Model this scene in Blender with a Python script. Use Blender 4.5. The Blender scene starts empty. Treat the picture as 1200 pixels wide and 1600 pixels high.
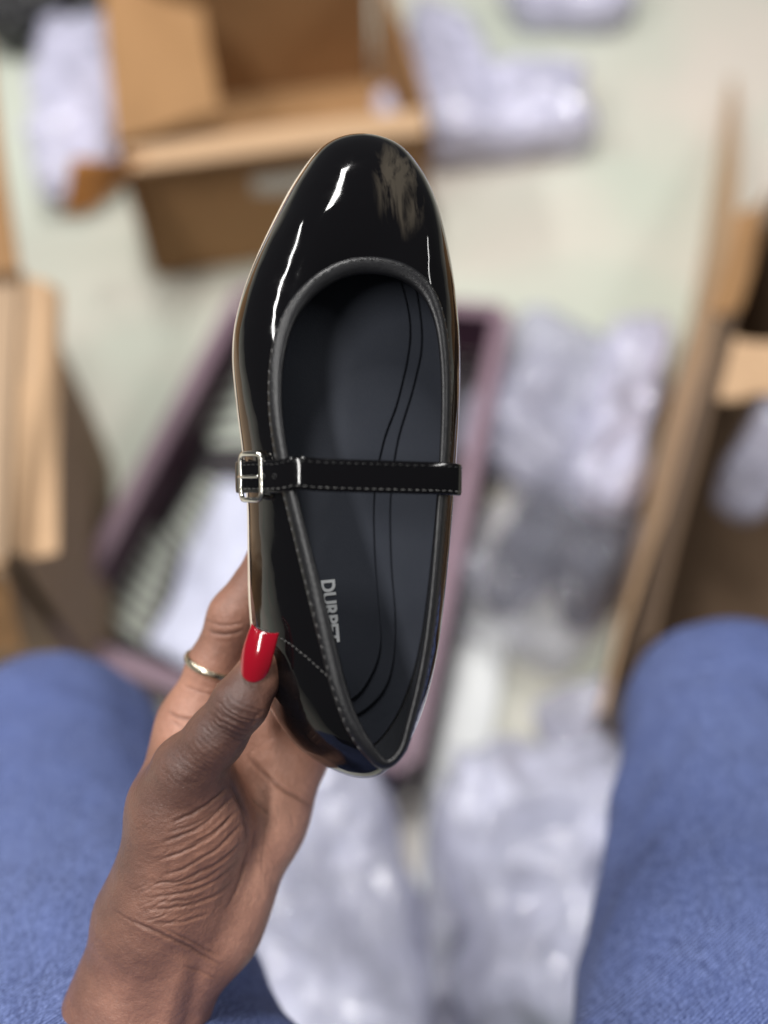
import bpy, bmesh, math, random
import numpy as np
from mathutils import Vector, Matrix, noise
random.seed(7)
rng = np.random.default_rng(7)

# ------------------------------------------------------------------ camera
H = 1.05
PITCH = math.radians(60)
K = 1.04 / 1600.0                      # tangent of one photograph pixel
sc = bpy.context.scene
cd = bpy.data.cameras.new('camera'); cam = bpy.data.objects.new('camera', cd)
sc.collection.objects.link(cam); sc.camera = cam
cam.location = (0, 0, H); cam.rotation_euler = (math.pi/2 - PITCH, 0, 0)
cd.sensor_fit = 'VERTICAL'; cd.sensor_height = 36; cd.sensor_width = 27; cd.lens = 36/1.04
cd.clip_start = 0.02; cd.clip_end = 50
cd.dof.use_dof = True; cd.dof.focus_distance = 0.360; cd.dof.aperture_fstop = 2.3
# ------------------------------------------------------------------ world and lamps
w = bpy.data.worlds.new('World'); sc.world = w; w.use_nodes = True
w.node_tree.nodes['Background'].inputs['Color'].default_value = (0.93, 0.96, 1.0, 1)
w.node_tree.nodes['Background'].inputs['Strength'].default_value = 0.085
def area(name, loc, rot, sx, sy, power, col):
    l = bpy.data.lights.new(name, 'AREA'); l.shape = 'RECTANGLE'; l.size = sx; l.size_y = sy
    l.energy = power; l.color = col
    o = bpy.data.objects.new(name, l); sc.collection.objects.link(o); o.location = loc; o.rotation_euler = rot
    return o
area('ceiling_tube_or_added_fill_lamp', (-0.24, 1.30, 2.75), (0, 0, 0), 0.22, 1.2, 56, (1.0, 0.985, 0.96))
area('ceiling_tube_or_added_fill_lamp', (2.4, 0.3, 2.75), (0, 0, 0), 0.22, 1.4, 34, (1.0, 0.985, 0.96))  # added fill lamp for the right side; no tube is known there
area('ceiling_tube_or_added_fill_lamp', (-2.2, 0.9, 2.75), (0, 0, 0), 0.22, 1.2, 56, (1.0, 0.985, 0.96))
area('ceiling_tube_or_added_fill_lamp', (-1.0, -0.75, 2.75), (0, 0, 0), 0.22, 1.2, 48, (1.0, 0.985, 0.96))
vs = sc.view_settings
vs.view_transform = 'Standard'; vs.look = 'None'; vs.exposure = 0.0; vs.gamma = 1.0; vs.use_curve_mapping = False

# ------------------------------------------------------------------ helpers
CP = np.array([0, 0, H]); CX = np.array([1., 0, 0])
CU = np.array([0, math.sin(PITCH), math.cos(PITCH)]); CF = np.array([0, math.cos(PITCH), -math.sin(PITCH)])
def G(x, y, z=0.0):                                  # point of the place at height z
    r = (x-600)*K*CX + (800-y)*K*CU + CF
    return Vector(CP + r*((z-H)/r[2]))
def hp(x, y, d):                                     # eye-frame millimetres, for what the hand holds
    return np.array([(x-600)*K*d, (800-y)*K*d, -d])
EYE = Matrix(((CX[0], CU[0], -CF[0], CP[0]), (CX[1], CU[1], -CF[1], CP[1]), (CX[2], CU[2], -CF[2], CP[2]), (0, 0, 0, 1))) @ Matrix.Scale(0.001, 4)
EYEn = np.array(EYE)
def to_world(a):
    a = np.asarray(a, float); return a @ EYEn[:3, :3].T + EYEn[:3, 3]
col = sc.collection
def obj(name, me, mat=None, parent=None):
    if isinstance(me, bmesh.types.BMesh):
        bm = me; me = bpy.data.meshes.new(name); bm.to_mesh(me); bm.free()
    o = bpy.data.objects.new(name, me); col.objects.link(o)
    if mat is not None and not me.materials: me.materials.append(mat)
    if parent is not None:
        o.parent = parent; o.matrix_parent_inverse = parent.matrix_world.inverted()
    return o
def mesh(name, v, f, smooth=True):
    me = bpy.data.meshes.new(name); me.from_pydata([tuple(p) for p in v], [], [tuple(int(i) for i in q) for q in f]); me.update()
    if smooth: me.polygons.foreach_set('use_smooth', [True]*len(me.polygons))
    return me
def empty(name, loc=(0, 0, 0)):
    o = bpy.data.objects.new(name, None); col.objects.link(o); o.location = loc; o.empty_display_size = 0.05
    o.matrix_world = Matrix.Translation(loc); return o
def tag(o, label=None, cat=None, group=None, kind=None):
    if label: o['label'] = label
    if cat: o['category'] = cat
    if group: o['group'] = group
    if kind: o['kind'] = kind
    return o

# ------------------------------------------------------------------ materials
class NT:
    def __init__(s, name):
        s.m = bpy.data.materials.new(name); s.m.use_nodes = True; s.t = s.m.node_tree
        s.b = s.t.nodes['Principled BSDF']; s.out = s.t.nodes['Material Output']
    def n(s, typ, **kw):
        nd = s.t.nodes.new(typ)
        for k, v in kw.items():
            if hasattr(nd, k) and k not in nd.inputs: setattr(nd, k, v)
            else: nd.inputs[k].default_value = v
        return nd
    def l(s, a, b): s.t.links.new(a, b)
    def coords(s, which='Object'): return s.n('ShaderNodeTexCoord').outputs[which]
    def noise(s, vec, scale, detail=4, rough=0.55, dist=0):
        nd = s.n('ShaderNodeTexNoise'); nd.inputs['Scale'].default_value = scale; nd.inputs['Detail'].default_value = detail
        nd.inputs['Roughness'].default_value = rough; nd.inputs['Distortion'].default_value = dist
        s.l(vec, nd.inputs['Vector']); return nd.outputs['Fac']
    def ramp(s, fac, stops):
        r = s.n('ShaderNodeValToRGB'); e = r.color_ramp.elements
        while len(e) < len(stops): e.new(0.5)
        for el, (p, c) in zip(e, stops): el.position = p; el.color = (*c, 1) if len(c) == 3 else c
        s.l(fac, r.inputs['Fac']); return r.outputs['Color']
    def mix(s, fac, a, b, typ='MIX'):
        m = s.n('ShaderNodeMix', data_type='RGBA', blend_type=typ)
        for sock, v in ((m.inputs[0], fac), (m.inputs[6], a), (m.inputs[7], b)):
            if hasattr(v, 'is_output'): s.l(v, sock)
            elif isinstance(v, (int, float)): sock.default_value = v
            else: sock.default_value = (*v, 1)
        return m.outputs[2]
    def math(s, op, a, b=0.0):
        m = s.n('ShaderNodeMath', operation=op)
        for sock, v in ((m.inputs[0], a), (m.inputs[1], b)):
            if hasattr(v, 'is_output'): s.l(v, sock)
            else: sock.default_value = v
        return m.outputs[0]
    def bump(s, h, strength, dist, prev=None):
        b = s.n('ShaderNodeBump'); b.inputs['Strength'].default_value = strength; b.inputs['Distance'].default_value = dist
        s.l(h, b.inputs['Height'])
        if prev is not None: s.l(prev, b.inputs['Normal'])
        s.l(b.outputs[0], s.b.inputs['Normal']); return b.outputs[0]
    def set(s, **kw):
        for k, v in kw.items():
            i = s.b.inputs[k.replace('_', ' ')]
            if hasattr(v, 'is_output'): s.l(v, i)
            else: i.default_value = (*v, 1) if isinstance(v, tuple) and len(v) == 3 and len(i.default_value) == 4 else v
        return s

M = {}
def simple(name, c, rough=0.6, var=0.12, scale=60, bump=0.0, bdist=0.0005, bscale=600, **kw):
    n = NT(name); co = n.coords()
    f = n.noise(co, scale, 5)
    lo = tuple(x*(1-var) for x in c); hi = tuple(min(1, x*(1+var)) for x in c)
    n.set(Base_Color=n.ramp(f, [(0.3, lo), (0.7, hi)]), Roughness=rough, **kw)
    if bump: n.bump(n.noise(co, bscale, 4), bump, bdist)
    M[name] = n.m; return n

def mk_materials():
    # black patent leather
    n = NT('patent'); co = n.coords()
    n.set(Base_Color=(0.0035, 0.0033, 0.004), Roughness=0.07, IOR=1.40)
    sm = n.noise(co, 55, 3, 0.5); n.set(Roughness=n.ramp(n.noise(co, 90, 6, 0.65), [(0.45, (0.05,)*3), (0.75, (0.16,)*3)]))
    b1 = n.bump(n.noise(co, 42, 2, 0.4), 0.55, 0.0016); n.bump(n.noise(co, 330, 3), 0.05, 0.0003, b1)
    # painted brown reflections on the right of the toe, streaked towards the instep
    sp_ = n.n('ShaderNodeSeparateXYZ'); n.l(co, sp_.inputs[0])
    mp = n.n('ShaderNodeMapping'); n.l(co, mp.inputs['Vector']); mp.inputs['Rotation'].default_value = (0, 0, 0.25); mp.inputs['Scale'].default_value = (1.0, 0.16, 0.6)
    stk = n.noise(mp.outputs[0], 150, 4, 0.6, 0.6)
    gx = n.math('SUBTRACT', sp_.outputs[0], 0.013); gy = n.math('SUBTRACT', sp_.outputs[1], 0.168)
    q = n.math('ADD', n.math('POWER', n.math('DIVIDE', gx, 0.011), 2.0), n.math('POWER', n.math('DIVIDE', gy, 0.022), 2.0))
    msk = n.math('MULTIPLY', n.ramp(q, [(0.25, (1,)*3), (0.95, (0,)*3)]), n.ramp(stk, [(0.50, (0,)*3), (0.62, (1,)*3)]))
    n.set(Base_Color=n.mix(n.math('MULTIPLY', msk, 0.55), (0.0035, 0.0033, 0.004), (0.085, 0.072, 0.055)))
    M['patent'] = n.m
    n = simple('binding', (0.007, 0.007, 0.0085), 0.36, 0.2, 300, 0.5, 0.0003, 1400)
    simple('lining', (0.010, 0.0115, 0.016), 0.75, 0.15, 500, 0.4, 0.0002, 2500)
    n = NT('insole'); co = n.coords()
    f = n.noise(co, 1800, 3); d = n.noise(co, 60, 4)
    c = n.mix(d, (0.026, 0.031, 0.045), (0.037, 0.042, 0.057)); c = n.mix(n.ramp(f, [(0.45, (0,)*3), (0.8, (0.35,)*3)]), c, (0.05, 0.055, 0.065))
    n.set(Base_Color=c, Roughness=0.72); n.bump(f, 0.35, 0.0002); M['insole'] = n.m
    simple('groove', (0.003, 0.003, 0.004), 0.8)
    simple('thread', (0.11, 0.107, 0.105), 0.38, 0.6, 900)
    simple('thread_dark', (0.022, 0.022, 0.022), 0.38, 0.5, 900)
    simple('sole', (0.62, 0.54, 0.44), 0.6, 0.1, 200, 0.3, 0.0003, 900)
    simple('logo', (0.72, 0.74, 0.76), 0.5, 0.05)
    n = NT('silver'); n.set(Base_Color=(0.75, 0.72, 0.66), Metallic=1.0, Roughness=0.16); M['silver'] = n.m
    n = NT('ring_metal'); co = n.coords(); n.set(Base_Color=(0.62, 0.55, 0.42), Metallic=1.0, Roughness=n.ramp(n.noise(co, 600, 3), [(0.3, (0.22,)*3), (0.7, (0.4,)*3)])); M['ring'] = n.m
    n = NT('nail'); co = n.coords(); n.set(Base_Color=(0.27, 0.0015, 0.011), Roughness=0.14, Coat_Weight=0.8, Coat_Roughness=0.06)
    n.bump(n.noise(co, 160, 2), 0.12, 0.0008); M['nail'] = n.m
    # skin
    n = NT('skin'); co = n.coords()
    at = n.n('ShaderNodeAttribute', attribute_name='tone').outputs['Fac']
    cr = n.n('ShaderNodeAttribute', attribute_name='crease').outputs['Fac']
    base = n.ramp(at, [(0.0, (0.078, 0.040, 0.033)), (0.35, (0.185, 0.090, 0.064)), (0.65, (0.350, 0.170, 0.116)), (1.0, (0.58, 0.30, 0.21))])
    mot = n.noise(co, 170, 6, 0.65); mot2 = n.noise(co, 1300, 4, 0.6)
    base = n.mix(n.ramp(mot, [(0.35, (0,)*3), (0.7, (0.28,)*3)]), base, n.mix(0.5, base, (0.10, 0.038, 0.03)))
    base = n.mix(n.ramp(mot2, [(0.45, (0,)*3), (0.75, (0.25,)*3)]), base, n.mix(0.5, base, (0.03, 0.014, 0.012)))
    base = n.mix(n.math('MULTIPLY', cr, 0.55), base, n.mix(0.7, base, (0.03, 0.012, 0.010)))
    n.set(Base_Color=base, Roughness=n.ramp(mot, [(0.3, (0.33,)*3), (0.7, (0.46,)*3)]))
    n.set(Subsurface_Weight=0.06, Subsurface_Radius=(0.6, 0.25, 0.15), Subsurface_Scale=0.004)
    vo = n.n('ShaderNodeTexVoronoi', feature='DISTANCE_TO_EDGE'); vo.inputs['Scale'].default_value = 950
    wv = n.n('ShaderNodeMapping'); n.l(co, wv.inputs['Vector']); wv.inputs['Scale'].default_value = (1, 1, 1)
    nz = n.n('ShaderNodeTexNoise'); nz.inputs['Scale'].default_value = 260; n.l(co, nz.inputs['Vector'])
    ad = n.n('ShaderNodeVectorMath', operation='MULTIPLY_ADD'); n.l(nz.outputs['Color'], ad.inputs[0]); ad.inputs[1].default_value = (0.0016,)*3; n.l(co, ad.inputs[2])
    n.l(ad.outputs[0], vo.inputs['Vector'])
    b1 = n.bump(n.ramp(vo.outputs['Distance'], [(0.0, (0,)*3), (0.14, (1,)*3)]), 0.32, 0.00022)
    n.bump(n.noise(co, 420, 6, 0.7), 0.6, 0.0007, b1); M['skin'] = n.m
    # denim
    n = NT('denim'); co = n.coords()
    mp = n.n('ShaderNodeMapping'); n.l(co, mp.inputs['Vector']); mp.inputs['Rotation'].default_value = (0, 0, 0.95)
    wa = n.n('ShaderNodeTexWave', wave_type='BANDS', bands_direction='X'); wa.inputs['Scale'].default_value = 250; wa.inputs['Distortion'].default_value = 5.0
    wa.inputs['Detail'].default_value = 3; wa.inputs['Detail Scale'].default_value = 2.2; n.l(mp.outputs[0], wa.inputs['Vector'])
    mp2 = n.n('ShaderNodeMapping'); n.l(co, mp2.inputs['Vector']); mp2.inputs['Scale'].default_value = (1.0, 0.3, 0.3)
    thread = n.noise(mp2.outputs[0], 900, 3, 0.6); slub = n.noise(mp2.outputs[0], 150, 5, 0.6); fade = n.noise(co, 9, 3)
    tw = n.math('MULTIPLY', wa.outputs['Fac'], n.ramp(thread, [(0.3, (0.2,)*3), (0.65, (1,)*3)]))
    c = n.mix(tw, (0.009, 0.018, 0.075), (0.25, 0.32, 0.62))
    c = n.mix(n.ramp(slub, [(0.35, (0,)*3), (0.7, (0.3,)*3)]), c, (0.13, 0.18, 0.42))
    c = n.mix(n.ramp(fade, [(0.35, (0,)*3), (0.65, (0.35,)*3)]), c, (0.045, 0.072, 0.225))
    n.set(Base_Color=c, Roughness=0.85); n.bump(tw, 0.5, 0.0006); M['denim'] = n.m
    simple('denim_thread', (0.42, 0.26, 0.10), 0.7)
    # cardboard
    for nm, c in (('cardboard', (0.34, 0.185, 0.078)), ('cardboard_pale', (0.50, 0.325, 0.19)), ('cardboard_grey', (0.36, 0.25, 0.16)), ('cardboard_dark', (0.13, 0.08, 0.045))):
        n = NT(nm); co = n.coords()
        mp = n.n('ShaderNodeMapping'); n.l(co, mp.inputs['Vector']); mp.inputs['Scale'].default_value = (1, 1, 0.15)
        f = n.noise(mp.outputs[0], 120, 5, 0.6); g = n.noise(co, 6, 4)
        cc = n.mix(f, tuple(x*0.85 for x in c), tuple(x*1.12 for x in c)); cc = n.mix(n.ramp(g, [(0.4, (0,)*3), (0.7, (0.35,)*3)]), cc, tuple(x*0.75 for x in c))
        n.set(Base_Color=cc, Roughness=0.82); n.bump(f, 0.2, 0.0006); M[nm] = n.m
    simple('tape', (0.55, 0.24, 0.07), 0.25, 0.15)
    simple('label_paper', (0.62, 0.60, 0.54), 0.6, 0.06)
    # floor: pale glazed tile
    n = NT('floor_tile'); co = n.coords()
    g = n.noise(co, 2.6, 4, 0.5, 0.4); s2 = n.noise(co, 90, 4)
    c = n.mix(n.ramp(g, [(0.4, (0,)*3), (0.62, (1,)*3)]), (0.54, 0.57, 0.49), (0.66, 0.60, 0.53)); c = n.mix(n.ramp(s2, [(0.5, (0,)*3), (0.8, (0.3,)*3)]), c, (0.42, 0.42, 0.36))
    n.set(Base_Color=c, Roughness=0.28); M['floor'] = n.m
    # open shoebox
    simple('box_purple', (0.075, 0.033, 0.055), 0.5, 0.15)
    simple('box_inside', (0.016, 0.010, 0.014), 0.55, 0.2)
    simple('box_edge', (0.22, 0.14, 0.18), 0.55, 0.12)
    simple('print_pale', (0.50, 0.53, 0.46), 0.6, 0.06)
    simple('tissue', (0.70, 0.72, 0.88), 0.7, 0.05, 12, 0.4, 0.004, 40)
    simple('paper_white', (0.80, 0.82, 0.82), 0.45, 0.04, 12, 0.3, 0.004, 30)
    simple('black_leather', (0.010, 0.010, 0.012), 0.3, 0.2)
    simple('teal_cloth', (0.03, 0.20, 0.20), 0.8)
    simple('red_cloth', (0.06, 0.008, 0.012), 0.7)
    # clear crumpled polythene
    for nm, c, alpha in (('plastic', (0.78, 0.79, 0.97), 0.78), ('plastic_clear', (0.45, 0.45, 0.55), 0.30), ('plastic_grey', (0.60, 0.60, 0.75), 0.55), ('plastic_white', (0.68, 0.67, 0.85), 0.85)):
        n = NT(nm); co = n.coords(); g = n.noise(co, 24, 4)
        n.set(Base_Color=n.mix(g, tuple(x*0.8 for x in c), c), Roughness=0.13, IOR=1.5, Coat_Weight=0.6, Coat_Roughness=0.05)
        n.bump(n.noise(co, 26, 3, 0.5, 1.2), 0.6, 0.008)
        tr = n.n('ShaderNodeBsdfTransparent'); mx = n.n('ShaderNodeMixShader')
        n.l(n.ramp(g, [(0.35, (alpha*0.8,)*3), (0.65, (min(1, alpha*1.2),)*3)]), mx.inputs[0])
        n.l(tr.outputs[0], mx.inputs[1]); n.l(n.b.outputs[0], mx.inputs[2]); n.l(mx.outputs[0], n.out.inputs['Surface']); M[nm] = n.m
mk_materials()

# ------------------------------------------------------------------ floor
bm = bmesh.new()
bmesh.ops.create_grid(bm, x_segments=4, y_segments=4, size=4.0)
fl = obj('floor', bm, M['floor']); fl.location = (0, 1.5, 0); tag(fl, kind='structure')

# ------------------------------------------------------------------ cartons
def slab(pts, th, nsub=6, warp=0.0, seed=0):
    """board through four corners (a,b,c,d), thickness th, gently warped"""
    a, b, c, d = [Vector(p) for p in pts]
    nrm = (b-a).cross(d-a).normalized()
    v, f = [], []
    N = nsub
    for s in (0, 1):
        for i in range(N+1):
            for j in range(N+1):
                u, t = i/N, j/N
                p = (a*(1-u)+b*u)*(1-t) + (d*(1-u)+c*u)*t
                p = p + nrm*(warp*noise.noise(Vector((u*2.1+seed, t*2.1, seed*1.7))) + (th if s else 0))
                v.append(p)
    W = N+1; off = W*W
    for i in range(N):
        for j in range(N):
            k = i*W+j
            f.append((k, k+1, k+W+1, k+W)); f.append((off+k, off+k+W, off+k+W+1, off+k+1))
    for i in range(N):
        f.append((i*W, i*W+W, off+i*W+W, off+i*W)); k = i*W+N; f.append((k, off+k, off+k+W, k+W))
        f.append((i, off+i, off+i+1, i+1)); k = N*W+i; f.append((k, k+1, off+k+1, off+k))
    return mesh('board', v, f, False)
def board(name, pts, mat, parent, th=0.005, warp=0.004):
    o = obj(name, slab(pts, th, 6, warp, random.random()*50), mat, parent); o.data.name = name; return o
Z = Vector((0, 0, 1))
def carton(name, c0, c1, depth_dir, depth, h, mat, label):
    """open carton: c0-c1 is the front base edge, depth_dir points to the back"""
    r = empty(name, (c0+c1)/2); tag(r, label, 'carton', 'brown cartons standing on the floor')
    b = [c0, c1, c1+depth_dir*depth, c0+depth_dir*depth]
    for i, nm in enumerate(('front_wall', 'right_wall', 'back_wall', 'left_wall')):
        p, q = b[i], b[(i+1) % 4]
        e = (q-p).normalized()*0.006
        board(nm, (p+e+Z*0.007, q-e+Z*0.007, q-e+Z*h, p+e+Z*h), mat, r)
    board('base', (b[0]+Z*0.001, b[1]+Z*0.001, b[2]+Z*0.001, b[3]+Z*0.001), mat, r, 0.005, 0.0)
    return r, b
def flap(r, p, q, out, length, ang, mat, taper=0.02, name='flap'):
    """flap hinged on edge p-q, swinging towards out; ang above horizontal"""
    d = out.normalized()*math.cos(ang) + Z*math.sin(ang); e = (q-p).normalized()
    return board(name, (p+e*0.006+Z*0.004, q-e*0.006+Z*0.004, q-e*taper+d*length, p+e*taper+d*length), mat, r, 0.004, 0.008)

# carton behind the toe of the shoe
hA = 0.22
pA = G(188, 236, hA); qA = G(668, 172, hA); pA.z = qA.z = 0
eA = (qA-pA).normalized(); dA = Z.cross(eA)
cA, bA = carton('carton', pA, qA, dA, 0.36, hA, M['cardboard'], 'open brown carton behind the toe of the black shoe')
flap(cA, bA[0]+Z*hA, bA[1]+Z*hA, -dA, 0.045, math.radians(8), M['cardboard_pale'], 0.01)
flap(cA, bA[3]+Z*hA, bA[0]+Z*hA, eA, 0.13, math.radians(-8), M['cardboard'], 0.07)
flap(cA, bA[2]+Z*hA, bA[3]+Z*hA, dA, 0.17, math.radians(60), M['cardboard'], -0.03)
flap(cA, bA[1]+Z*hA, bA[2]+Z*hA, eA, 0.10, math.radians(-78), M['cardboard'])
lb = bA[0]+eA*0.155-dA*0.0035
board('label', (lb+Z*0.06, lb+eA*0.10+Z*0.06, lb+eA*0.10+Z*0.155, lb+Z*0.155), M['label_paper'], cA, 0.001, 0.0)
tp = bA[0]+Z*hA
board('tape', (tp-dA*0.03+eA*0.03+Z*0.012, tp+eA*-0.06-dA*0.01+Z*0.004, tp-eA*0.09-dA*0.02-Z*0.07, tp-eA*0.045-dA*0.03-Z*0.06), M['tape'], cA, 0.001, 0.01)

# carton on the left
hB = 0.34
pB = G(20, 880, hB); qB = G(42, 425, hB); pB.z = qB.z = 0
eB = (qB-pB).normalized(); oB = Vector((eB.y, -eB.x, 0))       # outwards, to the right
cB, bB = carton('carton', qB, qB-oB*0.42, -eB, (qB-pB).length, hB, M['cardboard_grey'], 'tall brown carton cut by the left edge with one flap folded out')
flap(cB, pB+Z*hB, qB+Z*hB, oB, 0.034, math.radians(-28), M['cardboard_pale'], 0.012)
flap(cB, qB+Z*hB, qB-oB*0.42+Z*hB, eB, 0.24, math.radians(38), M['cardboard'], 0.0)
flap(cB, qB+Z*hB-oB*0.42, pB+Z*hB-oB*0.42, oB, 0.41, math.radians(-2), M['cardboard_grey'], 0.0)
flap(cB, qB-oB*0.42-eB*(qB-pB).length+Z*hB, pB+Z*hB, -eB, 0.10, math.radians(-70), M['cardboard'])
# carton on the right
hC = 0.30
pC = G(1018, 1010, hC); qC = G(1205, 300, hC); pC.z = qC.z = 0
eC = (qC-pC).normalized(); oC = Vector((-eC.y, eC.x, 0))      # outwards, to the left
lenC = (qC-pC).length
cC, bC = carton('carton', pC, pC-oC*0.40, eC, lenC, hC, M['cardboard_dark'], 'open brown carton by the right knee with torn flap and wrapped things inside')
flap(cC, pC+eC*lenC*0.46+Z*hC, pC+eC*lenC*0.62+Z*hC, -oC, 0.055, math.radians(22), M['cardboard_pale'], 0.015, 'torn_flap')
flap(cC, qC-oC*0.40+Z*hC, qC+Z*hC, eC, 0.14, math.radians(65), M['cardboard'])
flap(cC, pC+eC*lenC*0.66+Z*hC, qC+Z*hC, oC, 0.035, math.radians(-50), M['cardboard'], 0.02)
# loose strip of board leaning on the right carton
s0 = G(950, 1078, 0.004); s1 = G(1150, 120, 0.004)
st0 = pC + oC*0.012 + Z*0.20 - eC*0.03; st1 = pC + oC*0.012 + eC*lenC*1.08 + Z*0.17
st = obj('cardboard_strip', slab((s0, s1, st1, st0), 0.005, 8, 0.012, 3.3), M['cardboard_pale'])
tag(st, 'long pale cardboard strip leaning on the right carton', 'cardboard')

# ------------------------------------------------------------------ dark open shoebox
zR = 0.10
A0, B0, C0, D0 = [G(x, y, zR) for x, y in ((380, 452), (790, 486), (640, 1200), (80, 1000))]
for q in (A0, B0, C0, D0): q.z = 0
sb = empty('open_shoebox', (A0+C0)/2); tag(sb, 'wide open dark purple shoebox with pale printed stripes under the held shoe', 'shoebox')
cor = [A0, D0, C0, B0]
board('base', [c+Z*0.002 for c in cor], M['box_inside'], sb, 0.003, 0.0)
for i, nm in enumerate(('left_wall', 'near_wall', 'right_wall', 'far_wall')):
    p, q = cor[i], cor[(i+1) % 4]; e = (q-p).normalized(); inw = Z.cross(e)
    e2 = e*0.004
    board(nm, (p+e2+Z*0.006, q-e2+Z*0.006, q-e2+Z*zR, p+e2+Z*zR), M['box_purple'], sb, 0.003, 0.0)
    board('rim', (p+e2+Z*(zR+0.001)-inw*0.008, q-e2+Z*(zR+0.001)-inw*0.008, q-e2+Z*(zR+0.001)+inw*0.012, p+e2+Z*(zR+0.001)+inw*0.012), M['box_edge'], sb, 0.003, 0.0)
def stripes(name, quad, n, z, mat):
    a, b, c, d = [G(x, y, z) for x, y in quad]
    v, f = [], []
    for i in range(n):
        t0, t1 = (i+0.14)/n, (i+0.80)/n
        P = [a.lerp(d, t0), b.lerp(c, t0), b.lerp(c, t1), a.lerp(d, t1)]
        k = len(v)
        v += P + [p+Z*0.0008 for p in P]
        f += [(k+4, k+5, k+6, k+7), (k, k+1, k+5, k+4), (k+1, k+2, k+6, k+5), (k+2, k+3, k+7, k+6), (k+3, k, k+4, k+7)]
    return obj(name, mesh(name, v, f, False), mat, sb)
stripes('printed_stripes', ((300, 560), (395, 520), (400, 700), (330, 700)), 6, 0.0065, M['print_pale'])
stripes('printed_stripes', ((215, 785), (275, 860), (225, 1010), (130, 945)), 7, 0.0065, M['print_pale'])
stripes('printed_stripes', ((318, 742), (360, 760), (300, 880), (262, 830)), 6, 0.0065, M['print_pale'])

# ------------------------------------------------------------------ crumpled parcels
def crumple(sx, sy, sz, seed, nu=96, nv=48, amp=0.16, flat=True):
    v, f = [], []
    for j in range(nv+1):
        ph = -math.pi/2 + math.pi*j/nv
        for i in range(nu):
            th = 2*math.pi*i/nu
            se = lambda c, e: math.copysign(abs(c)**e, c)
            x = se(math.cos(ph), 0.6)*se(math.cos(th), 0.55); y = se(math.cos(ph), 0.6)*se(math.sin(th), 0.55); z = se(math.sin(ph), 0.8)
            q = Vector((x*sx, y*sy, z*sz))*9 + Vector((seed*3.1, seed*1.7, seed))
            r = 0
            for o, a in ((1, 1), (2.3, .5), (5, .28)):
                r += a*(1-2*abs(noise.noise(q*o)))
            k = 1+amp*(r-0.9)*(0.6 if z < 0 else 1)
            p = Vector((x*sx*k, y*sy*k, z*sz*(1+amp*2.2*(r-0.9)) ))
            if flat and p.z < -sz*0.75: p.z = -sz*0.75
            v.append(p)
    for j in range(nv):
        for i in range(nu):
            a, b = j*nu+i, j*nu+(i+1) % nu; f.append((a, b, b+nu, a+nu))
    return mesh('film', v, f)
BAGS = []
def bag(name, px, size, rot, mat, label, seed, z=None, cat='plastic bag'):
    c = G(*px)
    r = empty(name, (c.x, c.y, (0 if z is None else z)+size[2]*0.76+0.001)); r.rotation_euler.z = rot; bpy.context.view_layer.update()
    tag(r, label, cat, 'polythene wrapped shoes on the floor')
    o = bpy.data.objects.new('film', crumple(*size, seed)); col.objects.link(o); o.data.materials.append(mat); o.parent = r
    BAGS.append((r, size)); return r
bag('plastic_bag', (888, 625, 0.05), (0.11, 0.125, 0.05), -0.42, M['plastic_grey'], 'wide crumpled grey lilac bag between open shoebox and right cardboard strip', 2)
bag('plastic_bag', (968, 650, 0.04), (0.045, 0.15, 0.06), -0.30, M['plastic_white'], 'narrow pale lilac bag against the right cardboard strip', 3)
bag('plastic_bag', (880, 1400, 0.06), (0.112, 0.145, 0.07), 0.06, M['plastic'], 'shiny lilac bag beside the right knee', 4)
bag('plastic_bag', (735, 1440, 0.04), (0.045, 0.15, 0.045), -0.1, M['plastic_grey'], 'slim grey lilac bag between the two larger ones near the lap', 5)
bag('plastic_bag', (520, 1430, 0.06), (0.082, 0.16, 0.06), 0.22, M['plastic'], 'lilac bag under the palm between the knees', 6)
bag('plastic_bag', (765, 165, 0.05), (0.165, 0.085, 0.05), 0.12, M['plastic_white'], 'pale lilac bag lying right of the far carton', 8)
bag('plastic_bag', (705, 110, 0.05), (0.06, 0.17, 0.05), 0.2, M['plastic_white'], 'pale upright bag against the side of the far carton', 9)
bag('plastic_bag', (888, -20, 0.04), (0.11, 0.08, 0.05), 0.0, M['plastic_white'], 'pale bag cut by the top edge of the picture', 10)
bag('plastic_bag', (125, 150, 0.05), (0.075, 0.20, 0.05), 0.1, M['plastic_white'], 'pale lilac bag between the left and far cartons', 11)
bag('plastic_bag', (1205, 690, 0.17), (0.032, 0.085, 0.035), -0.55, M['plastic_grey'], 'grey bag inside the right carton', 12, z=0.12)
bag('plastic_bag', (90, 5, 0.04), (0.13, 0.08, 0.06), 0.3, M['black_leather'], 'black bag at the top left corner behind the pale one', 13)
bag('plastic_bag', (930, 1125, 0.04), (0.06, 0.04, 0.035), 0.3, M['plastic_grey'], 'small bunched bag at the tip of the right knee', 15)
bag('plastic_bag', (850, 890, 0.04), (0.085, 0.11, 0.06), -0.5, M['plastic_clear'], 'thin clear bag over the two black shoes on the floor', 17)
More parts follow.
